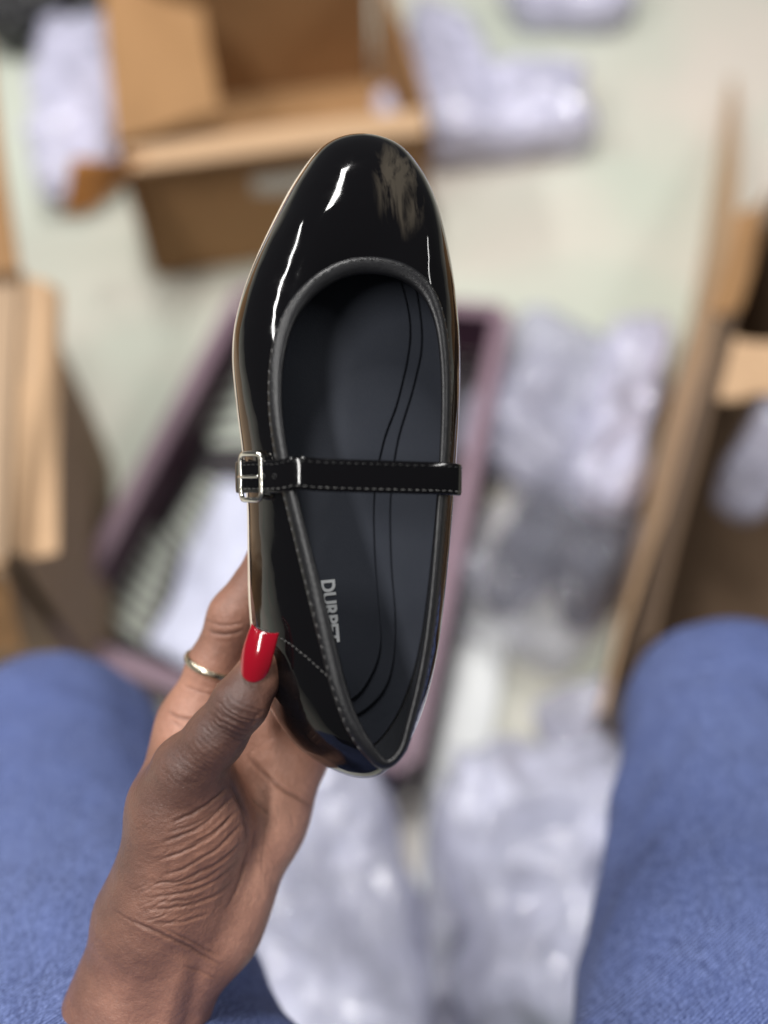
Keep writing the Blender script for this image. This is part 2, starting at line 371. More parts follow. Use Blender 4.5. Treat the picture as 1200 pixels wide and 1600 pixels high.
# tissue in the box and white sheet on the floor
def sheet(name, quad, z, mat, label, cat, amp, seed):
    a, b, c, d = [G(x, y, z) for x, y in quad]; N = 28; v, f = [], []
    for i in range(N+1):
        for j in range(N+1):
            u, t = i/N, j/N; p = a.lerp(b, u).lerp(d.lerp(c, u), t)
            q = Vector((p.x*11+seed, p.y*11, seed)); h = 1-abs(noise.noise(q))*1.6 + 0.5*noise.noise(q*2.7)
            v.append(p+Z*max(0.0, amp*h))
    W = N+1
    for i in range(N):
        for j in range(N):
            k = i*W+j; f.append((k, k+W, k+W+1, k+1))
    me = mesh(name, v, f); o = obj(name, me, mat); m = o.modifiers.new('thickness', 'SOLIDIFY'); m.thickness = 0.0006
    tag(o, label, cat); return o
sheet('tissue_paper', ((345, 760), (470, 800), (330, 1060), (235, 1020)), 0.020, M['tissue'], 'pale blue tissue paper lying in the open shoebox', 'paper', 0.022, 1.0)
sheet('white_paper', ((705, 965), (800, 985), (690, 1560), (625, 1560)), 0.003, M['paper_white'], 'long white sheet of paper on the floor between the knees', 'paper', 0.008, 4.0)
bm = bmesh.new(); bmesh.ops.create_cube(bm, size=1); bmesh.ops.scale(bm, vec=(0.12, 0.03, 0.03), verts=bm.verts); bmesh.ops.bevel(bm, geom=bm.edges, offset=0.008, segments=3)
o = obj('folded_cloth', bm, M['teal_cloth']); o.location = G(870, 1600, 0) + Z*0.0155; o.location.y -= 0.005
tag(o, 'strip of teal cloth at the bottom edge beside the right thigh', 'cloth')

# ------------------------------------------------------------------ implicit surfaces
class Field:
    def __init__(s, lo, hi, h):
        s.lo = np.array(lo, float); s.h = h; s.n = np.ceil((np.array(hi)-s.lo)/h).astype(int)+1
        s.v = np.full(s.n, 60.0, np.float32)
    def cap(s, a, ra, b, rb, k=6.0, flat=None, ff=1.0):
        a = np.array(a, float); b = np.array(b, float); R = max(ra, rb)*max(1, 1) + k*1.5 + 3*s.h
        i0 = np.clip(((np.minimum(a, b)-R-s.lo)/s.h).astype(int), 0, s.n); i1 = np.clip(((np.maximum(a, b)+R-s.lo)/s.h).astype(int)+2, 0, s.n)
        if np.any(i1 <= i0): return
        g = np.meshgrid(*[s.lo[d]+s.h*np.arange(i0[d], i1[d], dtype=np.float32) for d in range(3)], indexing='ij')
        pa = [g[d]-np.float32(a[d]) for d in range(3)]; ba = b-a
        if flat is not None:
            fn = np.array(flat, float); fn /= np.linalg.norm(fn)
            pn = pa[0]*fn[0]+pa[1]*fn[1]+pa[2]*fn[2]; m = np.float32(ff-1)
            pa = [pa[d]+pn*m*np.float32(fn[d]) for d in range(3)]; ba = ba+fn*np.dot(ba, fn)*(ff-1)
        t = np.clip((pa[0]*ba[0]+pa[1]*ba[1]+pa[2]*ba[2])/max(1e-6, float(ba@ba)), 0, 1)
        d = np.sqrt(sum((pa[i]-t*np.float32(ba[i]))**2 for i in range(3))) - (ra+(rb-ra)*t)
        if flat is not None: d = d/np.float32(math.sqrt(ff))
        sl = tuple(slice(i0[q], i1[q]) for q in range(3)); o = s.v[sl]
        hh = np.maximum(k-np.abs(o-d), 0)/k
        s.v[sl] = np.minimum(o, d) - hh*hh*k*0.25
    def surface(s):
        v = s.v; n = np.array(v.shape); ins = v < 0
        cnt = np.zeros(n-1, np.int8)
        for dx in (0, 1):
            for dy in (0, 1):
                for dz in (0, 1): cnt += ins[dx:n[0]-1+dx, dy:n[1]-1+dy, dz:n[2]-1+dz]
        act = (cnt > 0) & (cnt < 8); I = np.argwhere(act); idx = np.full(n-1, -1, np.int64); idx[act] = np.arange(len(I))
        acc = np.zeros((len(I), 3)); c = np.zeros(len(I))
        cs = [(a, b, d) for a in (0, 1) for b in (0, 1) for d in (0, 1)]
        for p in cs:
            for ax in range(3):
                if p[ax]: continue
                q = list(p); q[ax] = 1
                va = v[I[:, 0]+p[0], I[:, 1]+p[1], I[:, 2]+p[2]]; vb = v[I[:, 0]+q[0], I[:, 1]+q[1], I[:, 2]+q[2]]
                m = (va < 0) != (vb < 0); t = np.where(m, va/(va-vb+1e-12), 0)
                pt = np.array(p, float)[None, :].repeat(len(I), 0); pt[:, ax] += t
                acc += pt*m[:, None]; c += m
        P = s.lo + s.h*(I + acc/c[:, None])
        F = []
        for ax in range(3):
            u, w_ = (ax+1) % 3, (ax+2) % 3
            s0 = [slice(None)]*3; s1 = [slice(None)]*3; s0[ax] = slice(0, n[ax]-1); s1[ax] = slice(1, n[ax])
            a = ins[tuple(s0)]; b = ins[tuple(s1)]
            E = np.argwhere(a != b); E = E[(E[:, u] > 0) & (E[:, w_] > 0) & (E[:, u] < n[u]-1) & (E[:, w_] < n[w_]-1)]
            fl_ = a[E[:, 0], E[:, 1], E[:, 2]]
            def cell(du, dw):
                e = E.copy(); e[:, u] -= du; e[:, w_] -= dw; return idx[e[:, 0], e[:, 1], e[:, 2]]
            q = np.stack([cell(1, 1), cell(0, 1), cell(0, 0), cell(1, 0)], 1)
            q[~fl_] = q[~fl_][:, ::-1]; F.append(q)
        return P, np.concatenate(F)
def relax(P, F, it=4, lam=0.5):
    e = np.concatenate([F[:, [0, 1]], F[:, [1, 2]], F[:, [2, 3]], F[:, [3, 0]]]); e = np.concatenate([e, e[:, ::-1]])
    cnt = np.bincount(e[:, 0], minlength=len(P))[:, None]
    for i in range(it):
        for l_ in (lam, -lam*1.02):
            s = np.stack([np.bincount(e[:, 0], weights=P[e[:, 1], k], minlength=len(P)) for k in range(3)], 1)/cnt
            P = P + l_*(s-P)
    return P
def quad_mesh(name, P, F):
    me = bpy.data.meshes.new(name); me.vertices.add(len(P)); me.vertices.foreach_set('co', np.asarray(P, np.float32).ravel())
    me.loops.add(F.size); me.loops.foreach_set('vertex_index', F.ravel().astype(np.int32))
    me.polygons.add(len(F)); me.polygons.foreach_set('loop_start', np.arange(0, F.size, 4, dtype=np.int32))
    me.polygons.foreach_set('use_smooth', np.ones(len(F), bool)); me.update(calc_edges=True); me.validate(); return me
def subdivided(me, levels=1):
    o = bpy.data.objects.new('tmp', me); col.objects.link(o); m = o.modifiers.new('s', 'SUBSURF'); m.levels = levels; m.render_levels = levels
    dg = bpy.context.evaluated_depsgraph_get(); dg.update(); out = bpy.data.meshes.new_from_object(o.evaluated_get(dg))
    bpy.data.objects.remove(o); return out
def vnoise(P, scale, seed=0):
    """cheap smooth value noise, numpy"""
    q = P*scale + seed*17.31; i = np.floor(q).astype(np.int64); f = q-i; f = f*f*(3-2*f); r = 0
    for dx in (0, 1):
        for dy in (0, 1):
            for dz in (0, 1):
                h = ((i[:, 0]+dx)*73856093) ^ ((i[:, 1]+dy)*19349663) ^ ((i[:, 2]+dz)*83492791)
                h = (h*2654435761) & 0xffffffff; h = ((h >> 13) ^ h)*1274126177 & 0xffffffff
                wgt = (f[:, 0] if dx else 1-f[:, 0])*(f[:, 1] if dy else 1-f[:, 1])*(f[:, 2] if dz else 1-f[:, 2])
                r = r + wgt*(h/0xffffffff)
    return r*2-1

# ------------------------------------------------------------------ the person: hand and jeans
person = empty('person', (0, -0.2, 0)); tag(person, 'person in blue jeans holding up a shoe, long red thumb nail', 'person')

def build_hand():
    Fd = Field((-192, -272, -455), (20, 10, -325), 0.95)
    zt = (0.12, 0.05, 1)
    # forearm and wrist
    Fd.cap(hp(92, 1900, 402), 33, hp(256, 1470, 391), 27.3, 8, zt, 1.30)
    # carpus
    Fd.cap(hp(268, 1455, 391), 22.5, hp(318, 1405, 396), 20.5, 12, zt, 1.2)
    # metacarpals
    Fd.cap(hp(345, 1445, 398), 15.5, hp(412, 1280, 406), 15.6, 14)      # hypothenar
    Fd.cap(hp(412, 1280, 406), 15.6, hp(458, 1185, 410), 14.5, 12)
    Fd.cap(hp(315, 1430, 400), 15, hp(408, 1140, 412), 12.5, 14)
    Fd.cap(hp(295, 1430, 400), 15, hp(358, 1115, 411), 12.5, 14)
    Fd.cap(hp(270, 1420, 398), 15, hp(303, 1125, 407), 12.0, 14)
    # thumb ray
    Fd.cap(hp(232, 1425, 384), 17.5, hp(272, 1262, 372), 15.0, 14)
    Fd.cap(hp(272, 1262, 372), 15.0, hp(294, 1203, 364), 12.6, 10)
    Fd.cap(hp(275, 1395, 380), 18, hp(313, 1285, 378), 17.0, 12)        # thenar bulge
    Fd.cap(hp(313, 1285, 378), 17.0, hp(315, 1225, 373), 12.0, 10)
    Fd.cap(hp(258, 1250, 386), 11, hp(285, 1165, 402), 10.5, 14)        # web
    Fd.cap(hp(300, 1230, 386), 9, hp(335, 1170, 404), 10, 16)
    Fd.cap(hp(294, 1203, 364), 12.6, hp(338, 1150, 357), 10.0, 5)
    Fd.cap(hp(338, 1150, 357), 10.0, hp(376, 1098, 352.5), 9.7, 5)
    Fd.cap(hp(376, 1098, 352.5), 9.7, hp(402, 1058, 353), 7.9, 4)
    Fd.cap(hp(402, 1058, 353), 7.9, hp(413, 1035, 353), 6.6, 4)
    # index
    Fd.cap(hp(303, 1122, 406), 12.0, hp(333, 1042, 403), 10.0, 8)
    Fd.cap(hp(333, 1042, 403), 10.0, hp(366, 962, 399), 9.8, 5)
    Fd.cap(hp(366, 962, 399), 9.8, hp(425, 868, 398), 8.4, 5)
    Fd.cap(hp(425, 868, 398), 8.4, hp(462, 812, 398), 7.0, 5)
    # middle, ring, little finger run under the sole
    for pts in (((358, 1115, 411, 12), (450, 965, 406, 9.6), (520, 900, 406, 8.4), (565, 868, 406, 7)),
                ((408, 1140, 412, 12), (500, 1010, 408, 9.4), (570, 965, 409, 8.2), (612, 945, 409, 6.8)),
                ((452, 1190, 411, 12), (540, 1105, 411, 8.4), (598, 1075, 411, 7.2), (632, 1060, 411, 6))):
        for p, q in zip(pts, pts[1:]): Fd.cap(hp(*p[:3]), p[3], hp(*q[:3]), q[3], 4)
    P, F = Fd.surface(); P = relax(P, F, 5)
    me = subdivided(quad_mesh('hand', P, F), 1)
    n = len(me.vertices); P = np.zeros(n*3, np.float32); me.vertices.foreach_get('co', P); P = P.reshape(-1, 3).astype(float)
    N = np.zeros(n*3, np.float32); me.vertex_normals.foreach_get('vector', N); N = N.reshape(-1, 3).astype(float)
    px = 600 + P[:, 0]/(-P[:, 2])/K; py = 800 - P[:, 1]/(-P[:, 2])/K; dep = -P[:, 2]
    front = np.clip(N[:, 2]*2.5, 0, 1)
    jx = 5*vnoise(P, 0.12, 1) + 2.0*vnoise(P, 0.45, 2); jy = 5*vnoise(P, 0.12, 3) + 2.0*vnoise(P, 0.45, 4)
    X, Y = px+jx*0.42, py+jy*0.42
    disp = np.zeros(n); crease = np.zeros(n)
    def line(pts, depth, width, dmin=0, dmax=999, dark=1.0):
        nonlocal disp, crease
        pts = np.array(pts, float); tt = np.linspace(0, len(pts)-1, 4*len(pts)); ii = np.minimum(tt.astype(int), len(pts)-2); f = tt-ii
        pm = pts[np.maximum(ii-1, 0)]; p0 = pts[ii]; p1 = pts[ii+1]; p2 = pts[np.minimum(ii+2, len(pts)-1)]; f = f[:, None]
        c = 0.5*((2*p0)+(-pm+p1)*f+(2*pm-5*p0+4*p1-p2)*f*f+(-pm+3*p0-3*p1+p2)*f**3)
        lo, hi = c.min(0)-5*width, c.max(0)+5*width
        m = np.where((X > lo[0]) & (X < hi[0]) & (Y > lo[1]) & (Y < hi[1]) & (dep > dmin) & (dep < dmax) & (front > 0))[0]
        if len(m) == 0: return
        q = np.stack([X[m], Y[m]], 1); best = np.full(len(m), 1e9); bt = np.zeros(len(m))
        for k in range(len(c)-1):
            a, b = c[k], c[k+1]; ab = b-a; t = np.clip(((q-a)@ab)/max(1e-9, ab@ab), 0, 1)
            d = np.linalg.norm(q-a-t[:, None]*ab, axis=1); u = d < best; best[u] = d[u]; bt[u] = ((k+t)/(len(c)-1))[u]
        fade = np.clip(np.minimum(bt, 1-bt)*5, 0, 1); g = np.exp(-(best/width)**2)*fade*front[m]
        rim = np.exp(-((best-2.4*width)/(1.4*width))**2)*fade*front[m]
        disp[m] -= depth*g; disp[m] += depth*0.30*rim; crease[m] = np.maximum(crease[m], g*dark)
    # thumb knuckle
    for i, (o, d) in enumerate(((-20, .16), (-13, .28), (-6, .40), (0, .42), (6, .42), (12, .34), (19, .25), (28, .16), (37, .12))):
        a = np.array([338, 1092]) + np.array([-.54, .84])*o; b = np.array([412, 1128]) + np.array([-.50, .80])*o
        md = (a+b)/2 + np.array([-.50, .84])*(9+1.5*math.sin(i*2.1)); cut = .06+.1*((i*37) % 5)/5
        line([a+(b-a)*cut, (a+md)/2+np.array([-1.5, 3]), md, (b+md)/2+np.array([2, 3]), b-(b-a)*cut*1.2], d, 2.0, 0, 372)
    # thumb shaft fine lines
    for i in range(16):
        t = i/15; c = np.array([352, 1132])*(1-t)+np.array([282, 1222])*t; wv = 40+14*t
        dv = np.array([.80, .60]); off = rng.uniform(-10, 10)
        line([c-dv*(wv*rng.uniform(.4, .9))+(off*.3, 0), c+(rng.uniform(-3, 3), rng.uniform(3, 7)), c+dv*wv*rng.uniform(.4, .9)], 0.09, 1.6, 0, 380, .5)
    # thenar folds, sweeping up to the web
    folds = [((266, 1287), (300, 1272), (335, 1250), (356, 1228), .42), ((250, 1318), (295, 1300), (335, 1275), (366, 1240), .40),
             ((262, 1300), (300, 1290), (345, 1262), .2), ((240, 1345), (290, 1328), (340, 1300), (372, 1262), .42), ((250, 1368), (300, 1350), (350, 1318), (378, 1285), .36),
             ((300, 1318), (335, 1300), (362, 1278), .28), ((232, 1382), (285, 1374), (340, 1350), (380, 1312), .36), ((228, 1402), (285, 1396), (340, 1375), (378, 1340), .34),
             ((260, 1384), (310, 1378), (352, 1352), .2), ((222, 1420), (275, 1418), (330, 1402), (366, 1372), .30), ((235, 1440), (285, 1440), (330, 1425), .26), ((245, 1408), (290, 1408), (325, 1396), .2)]
    for q in folds: line(q[:-1], q[-1]*1.1, 2.3, 0, 400, .8)
    for i in range(30):
        x0 = rng.uniform(205, 300); y0 = rng.uniform(1290, 1450); L = rng.uniform(25, 60); s = -0.25-0.3*rng.random()
        line([(x0, y0), (x0+L*.5, y0+L*.5*s+2), (x0+L, y0+L*s-2)], rng.uniform(.07, .16), 1.5, 0, 400, .4)
    # palm lines
    line([(357, 1216), (372, 1250), (384, 1290), (386, 1330), (374, 1375), (352, 1425)], .55, 3.0, 0, 430)
    line([(362, 1232), (378, 1262), (396, 1300), (392, 1345)], .3, 2.2, 0, 430, .8)
    line([(386, 1178), (410, 1205), (445, 1235), (492, 1262)], .60, 3.0, 0, 430)
    line([(362, 1205), (385, 1240), (410, 1262), (425, 1275)], .32, 2.4, 0, 430, .8)
    line([(415, 1285), (412, 1330), (408, 1370)], .2, 2, 0, 430, .5); line([(400, 1250), (392, 1280), (388, 1310)], .2, 2, 0, 430, .5)
    for i in range(14):
        x0 = rng.uniform(390, 460); y0 = rng.uniform(1220, 1400); L = rng.uniform(18, 40); a = rng.uniform(.9, 1.6)
        line([(x0, y0), (x0+L*.5*math.cos(a)+2, y0+L*.5*math.sin(a)), (x0+L*math.cos(a), y0+L*math.sin(a))], .09, 1.6, 0, 430, .35)
    # wrist creases
    line([(205, 1438), (250, 1458), (300, 1482), (352, 1510)], .42, 2.6, 0, 430); line([(262, 1452), (300, 1472), (345, 1494)], .3, 2.2, 0, 430, .8)
    line([(175, 1420), (205, 1440), (235, 1452)], .2, 2.2, 0, 430, .5); line([(285, 1505), (315, 1518), (342, 1530)], .22, 2.2, 0, 430, .6)
    # index: base crease and joint crease
    line([(262, 1112), (285, 1122), (310, 1125)], .45, 2.6, 380, 430); line([(268, 1125), (290, 1140), (305, 1150)], .25, 2.2, 380, 430, .6)
    line([(322, 985), (350, 992), (385, 985)], .4, 2.6, 380, 430); line([(318, 970), (350, 978), (385, 972)], .2, 2.2, 380, 430, .6)
    line([(288, 1070), (315, 1082), (340, 1085)], .2, 2.2, 380, 430, .5)
    # tendons of the wrist
    def soft(a, b, w, h):
        nonlocal disp
        a = np.array(a, float); b = np.array(b, float); q = np.stack([px, py], 1); ab = b-a; t = np.clip(((q-a)@ab)/(ab@ab), 0, 1)
        d = np.linalg.norm(q-a-t[:, None]*ab, axis=1); disp += h*np.exp(-(d/w)**2)*front
    soft((285, 1510), (250, 1640), 15, 1.2); soft((313, 1518), (285, 1640), 12, -1.0); soft((215, 1500), (165, 1640), 26, .8)
    soft((286, 1203), (292, 1200), 22, 0.8)
    disp += 0.16*vnoise(P, 0.25, 6)*front + 0.06*vnoise(P, 0.9, 7)*front
    P2 = P + N*disp[:, None]
    # pigment: back of thumb dark, palm pale
    smp = [((380, 1090, 345), .02), ((345, 1140, 347), .03), ((290, 1200, 352), .06), ((255, 1230, 362), .10), ((432, 1055, 350), .72), ((424, 1095, 350), .42), ((375, 1165, 352), .20), ((300, 1330, 362), .46), ((350, 1290, 364), .58),
           ((330, 1230, 365), .35), ((215, 1330, 372), .16), ((190, 1400, 378), .22), ((270, 1400, 366), .42), ((335, 1400, 376), .68), ((375, 1330, 380), .8), ((420, 1230, 395), .95), ((450, 1300, 395), 1.0), ((480, 1210, 398), .85), ((400, 1380, 388), 1.0), ((362, 1450, 388), .9), ((385, 1190, 400), .8),
           ((230, 1480, 372), .34), ((150, 1520, 385), .30), ((130, 1600, 390), .42), ((200, 1560, 375), .55), ((290, 1560, 378), .58), ((310, 1500, 378), .6),
           ((300, 1070, 395), .74), ((290, 1130, 396), .78), ((340, 1000, 392), .55), ((380, 900, 392), .42), ((265, 1120, 405), .50), ((230, 1200, 395), .40), ((310, 1000, 400), .42), ((320, 1050, 393), .72)]
    Sp = np.array([hp(*s[0]) for s in smp]); sv = np.array([s[1] for s in smp])
    tone = np.zeros(n); wsum = np.zeros(n)
    for p, val in zip(Sp, sv):
        d2 = ((P-p)**2).sum(1); wg = 1/(d2+9)**1.6; tone += wg*val; wsum += wg
    tone = np.clip(tone/wsum + 0.05*vnoise(P, 0.15, 9) + 0.03*vnoise(P, 0.6, 10), 0, 1)
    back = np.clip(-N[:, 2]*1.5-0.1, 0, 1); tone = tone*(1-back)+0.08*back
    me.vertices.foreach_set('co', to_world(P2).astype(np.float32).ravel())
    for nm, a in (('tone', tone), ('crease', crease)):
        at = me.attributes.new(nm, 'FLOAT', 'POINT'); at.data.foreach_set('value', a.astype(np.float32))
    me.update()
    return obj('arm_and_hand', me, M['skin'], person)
hand = build_hand()

def build_nail():
    B = hp(387, 1066, 340.9); T = hp(412, 982, 340.4); ax = (T-B); L = np.linalg.norm(ax); ax /= L
    nrm = np.array([-0.20, 0.10, 1.0]); nrm -= ax*(nrm@ax); nrm /= np.linalg.norm(nrm); sd = np.cross(ax, nrm)
    NU, NV = 30, 22; v, f = [], []
    for s in (0, 1):
        for i in range(NU+1):
            t = i/NU
            for j in range(NV+1):
                q = -1+2*j/NV
                hw = 6.7*(1-0.16*t**1.6)
                y = L*t
                y += (1-t)*4.6*(q*q*1.0) * (1-t)        # rounded cuticle
                y -= t**6*1.1*(1-q*q)                    # slightly hollow free edge
                w_ = q*hw*(1-0.16*(1-t)**3.5*abs(q)**3)
                R = 8.2; a = w_/R
                X_ = math.sin(a)*R; hgt = (math.cos(a)-1)*R*0.92 + 1.3*math.sin(math.pi*min(1, t*1.02)*0.9)*(1-0.3*q*q) - 0.9*(1-t)**3
                p = B + ax*y + sd*X_ + nrm*(hgt + (0.0 if s else -0.9*(1-0.35*abs(q)**4)))
                v.append(p)
    W = NV+1; off = W*(NU+1)
    for i in range(NU):
        for j in range(NV):
            k = i*W+j; f += [(k, k+W, k+W+1, k+1), (off+k, off+k+1, off+k+W+1, off+k+W)]
    for i in range(NU):
        k = i*W; f.append((k, off+k, off+k+W, k+W)); k = i*W+NV; f.append((k, k+W, off+k+W, off+k))
    for j in range(NV):
        f.append((j, j+1, off+j+1, off+j)); k = NU*W+j; f.append((k, off+k, off+k+1, k+1))
    me = mesh('thumb_nail', to_world(v), f)
    bm = bmesh.new(); bm.from_mesh(me); bmesh.ops.recalc_face_normals(bm, faces=bm.faces); bm.to_mesh(me); bm.free()
    o = obj('thumb_nail', me, M['nail'], person); o['label'] = 'long glossy red thumb nail with square tip'
    return o
build_nail()

def build_jeans():
    Wp = lambda x, y, d: to_world(hp(x, y, d*1000))
    legs = []
    for kn, bt in (((78, 1185, .63), (135, 1600, .475)), ((1150, 1135, .63), (1178, 1600, .475))):
        k = Wp(*kn); b = Wp(*bt); hip = k+(b-k)*1.75; legs.append((k, b, hip))
    Fd = Field((-.42, -.46, -.01), (.42, .36, .66), 0.0072)
    for (k, b, hip), s in zip(legs, (-1, 1)):
        Fd.cap(k, .066, b, .081, .02); Fd.cap(b, .081, hip, .095, .02)
        ank = np.array([k[0]*1.28, k[1]-.06, .02]); shin = k*0.55+ank*0.45
        Fd.cap(k+np.array([0, .0, -.01]), .066, shin, .062, .02); Fd.cap(shin, .062, ank, .055, .02)
    Fd.cap(legs[0][2], .095, legs[1][2], .095, .06)
    P, F = Fd.surface(); P = relax(P, F, 6)
    me = subdivided(quad_mesh('jeans', P, F), 1)
    n = len(me.vertices); P = np.zeros(n*3, np.float32); me.vertices.foreach_get('co', P); P = P.reshape(-1, 3).astype(float)
    N = np.zeros(n*3, np.float32); me.vertex_normals.foreach_get('vector', N); N = N.reshape(-1, 3)
    st_ = P*np.array([1, .35, 1]); d = 0.0035*vnoise(st_, 18, 2) + 0.0015*vnoise(P, 55, 4)
    P = P+N*d[:, None]; me.vertices.foreach_set('co', P.astype(np.float32).ravel()); me.update()
    return obj('jeans', me, M['denim'], person)
jeans = build_jeans()
bpy.context.view_layer.update()

# ring on the index finger
def build_ring():
    c = hp(334, 1039, 403); ax = hp(366, 962, 399)-hp(303, 1122, 406); ax /= np.linalg.norm(ax)
    e1 = np.cross(ax, [0, 0, 1.0]); e1 /= np.linalg.norm(e1); e2 = np.cross(ax, e1); v, f = [], []
    NA, NB = 72, 12
    for i in range(NA):
        a = 2*math.pi*i/NA
        for j in range(NB):
            b = 2*math.pi*j/NB; r = 11.75+0.75*math.cos(b); v.append(c+(e1*math.cos(a)+e2*math.sin(a))*r+ax*1.55*math.sin(b))
    for i in range(NA):
        for j in range(NB):
            a, b = i*NB+j, i*NB+(j+1) % NB; i2 = ((i+1) % NA)*NB; f.append((a, i2+j, i2+(j+1) % NB, b))
    o = obj('finger_ring', mesh('finger_ring', to_world(v), f), M['ring']); tag(o, 'plain thin pale metal ring on the finger behind the thumb', 'ring')
build_ring()

# ------------------------------------------------------------------ the shoe, in its own frame (millimetres)
zs = np.array([.175, -.05, .98]); zs /= np.linalg.norm(zs)
ys = np.array([-.005, 1, 0.]); ys -= zs*(ys@zs); ys /= np.linalg.norm(ys); xs = np.cross(ys, zs)
SO = hp(550, 1000, 384)
def loc_of(px, py, z):
    r = hp(px, py, 1.0); t = (z + SO@zs)/(r@zs); p = r*t-SO; return np.array([p@xs, p@ys, p@zs])
def pix_of(p):
    q = SO + p[..., 0:1]*xs+p[..., 1:2]*ys+p[..., 2:3]*zs
    return 600+q[..., 0]/(-q[..., 2])/K, 800-q[..., 1]/(-q[..., 2])/K
SHOE = EYE @ Matrix(((xs[0], ys[0], zs[0], SO[0]), (xs[1], ys[1], zs[1], SO[1]), (xs[2], ys[2], zs[2], SO[2]), (0, 0, 0, 1)))
SHOE_M = SHOE @ Matrix.Scale(1000, 4)       # metres
rows = [(548,1186,603,1193,52),(500,1176,578,1176,52),(455,1148,552,1132,51),(422,1100,533,1080,50),(403,1030,520,1020,48.5),(393,950,501,945,47),(391,870,480,868,45),(390,790,460,785,42.5),
 (383,710,440,712,39.5),(373,630,431,640,37),(367,560,432,580,35),(372,500,440,530,33.5),(393,430,456,488,32.5),(425,357,483,455,32),(465,282,520,429,31.5),(508,230,548,420,31),
 (562,215,575,417,31),(615,231,603,420,31),(652,275,630,427,31.5),(676,335,655,443,32),(690,405,675,468,32.5),(697,470,688,505,33.5),(701,540,695,560,35),(700,610,697,630,37),
 (695,690,694,700,39.5),(688,770,689,785,42.5),(680,850,683,868,45),(671,930,676,945,47),(661,1000,667,1020,48.5),(645,1065,654,1080,50),(622,1120,641,1132,51),(590,1162,627,1172,52)]
Sc = np.array([loc_of(r[0], r[1], 0) for r in rows]); Tc = np.array([loc_of(r[2], r[3], r[4]) for r in rows])
NR = len(rows)
def per(c, u):
    u = np.asarray(u, float) % NR; i = np.floor(u).astype(int); f = (u-i)[..., None]
    p = [c[(i+k) % NR] for k in (-1, 0, 1, 2)]
    return 0.5*(2*p[1]+(-p[0]+p[2])*f+(2*p[0]-5*p[1]+4*p[2]-p[3])*f*f+(-p[0]+3*p[1]-3*p[2]+p[3])*f**3)
def smooth_per(c, it=1):
    for _ in range(it): c = 0.25*np.roll(c, 1, 0)+0.5*c+0.25*np.roll(c, -1, 0)
    return c
Tz = Tc.copy(); Tc[1:31] = smooth_per(Tc)[1:31]
def frame_at(u):
    S = per(Sc, u); T = per(Tc, u); tg = per(Sc, u+0.05)-per(Sc, u-0.05); out = np.stack([-tg[..., 1], tg[..., 0], 0*tg[..., 0]], -1)
    out /= np.linalg.norm(out, axis=-1, keepdims=True); return S, T, out
SGN = 1.0
_S, _T, _o = frame_at(np.array([9.0]))
if _o[0, 0] > 0: SGN = -1.0
UPZ = np.array([0, 0, 1.0])
def upper(u, v, off=0.0):
    """u round the shoe (0 heel, 16 toe), v from the sole (0) to the top line (1)"""
    u = np.asarray(u, float); v = np.asarray(v, float)[..., None]
    S, T, out = frame_at(u); out = out*SGN
    Dh = S-T; Dh = Dh*np.array([1, 1, 0]); L = np.linalg.norm(Dh, axis=-1, keepdims=True)
    wt = np.clip((L-14)/26, 0, 1); wt = wt*wt*(3-2*wt)
    h = T[..., 2:3]
    C1 = S + UPZ*(h*0.52*(1-wt)+19*wt) + out*(3.6*(1-wt)+1.0*wt)
    C2 = T + Dh*(0.46*(1-wt)+0.62*wt) + UPZ*(-h*0.20*(1-wt)+3.5*wt) + out*(1.8*(1-wt))
    P = S*(1-v)**3+3*C1*v*(1-v)**2+3*C2*v*v*(1-v)+T*v**3
    if off:
        e = 1e-2
        du = upper(u+e, v[..., 0])-upper(u-e, v[..., 0]); dv = upper(u, np.clip(v[..., 0]+e, 0, 1))-upper(u, np.clip(v[..., 0]-e, 0, 1))
        n = np.cross(dv, du); n /= np.linalg.norm(n, axis=-1, keepdims=True)+1e-9
        sg = np.sign((n*(out+UPZ*0.5)).sum(-1, keepdims=True)); P = P + n*sg*off
    return P
NU, NV = 256, 26
def grid(fn, nu=NU, nv=NV, v0=0.0, v1=1.0):
    U_, V_ = np.meshgrid(np.arange(nu)*NR/nu, np.linspace(v0, v1, nv+1), indexing='ij'); P = fn(U_, V_)
    f = []
    for i in range(nu):
        i2 = (i+1) % nu
        for j in range(nv): f.append((i*(nv+1)+j, i2*(nv+1)+j, i2*(nv+1)+j+1, i*(nv+1)+j+1))
    return P.reshape(-1, 3), f
shoe = empty('shoe'); shoe.matrix_world = SHOE_M
tag(shoe, 'black patent ballet shoe with buckled strap held up in the hand', 'shoe', None)
def spart(name, v, f, mat, parent=None, smooth=True, fix=True):
    me = mesh(name, np.asarray(v, float)*0.001, f, smooth)
    if fix:
        bm = bmesh.new(); bm.from_mesh(me); bmesh.ops.recalc_face_normals(bm, faces=bm.faces); bm.to_mesh(me); bm.free()
    me.materials.append(mat); o = bpy.data.objects.new(name, me); col.objects.link(o); o.parent = parent or shoe; return o
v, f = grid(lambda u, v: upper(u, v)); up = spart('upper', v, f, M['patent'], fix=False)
bm = bmesh.new(); bm.from_mesh(up.data); bm.normal_update()
fc = max(bm.faces, key=lambda q: q.calc_center_median().z if abs(q.calc_center_median().x) < .02 and q.calc_center_median().y > .12 else -1)
if fc.normal.z < 0: bmesh.ops.reverse_faces(bm, faces=bm.faces)
bm.to_mesh(up.data); bm.free()
v, f = grid(lambda u, v: upper(u, v, -1.3), NU, 18, 0.03, 1.0); spart('lining', v, f, M['lining'], fix=False)
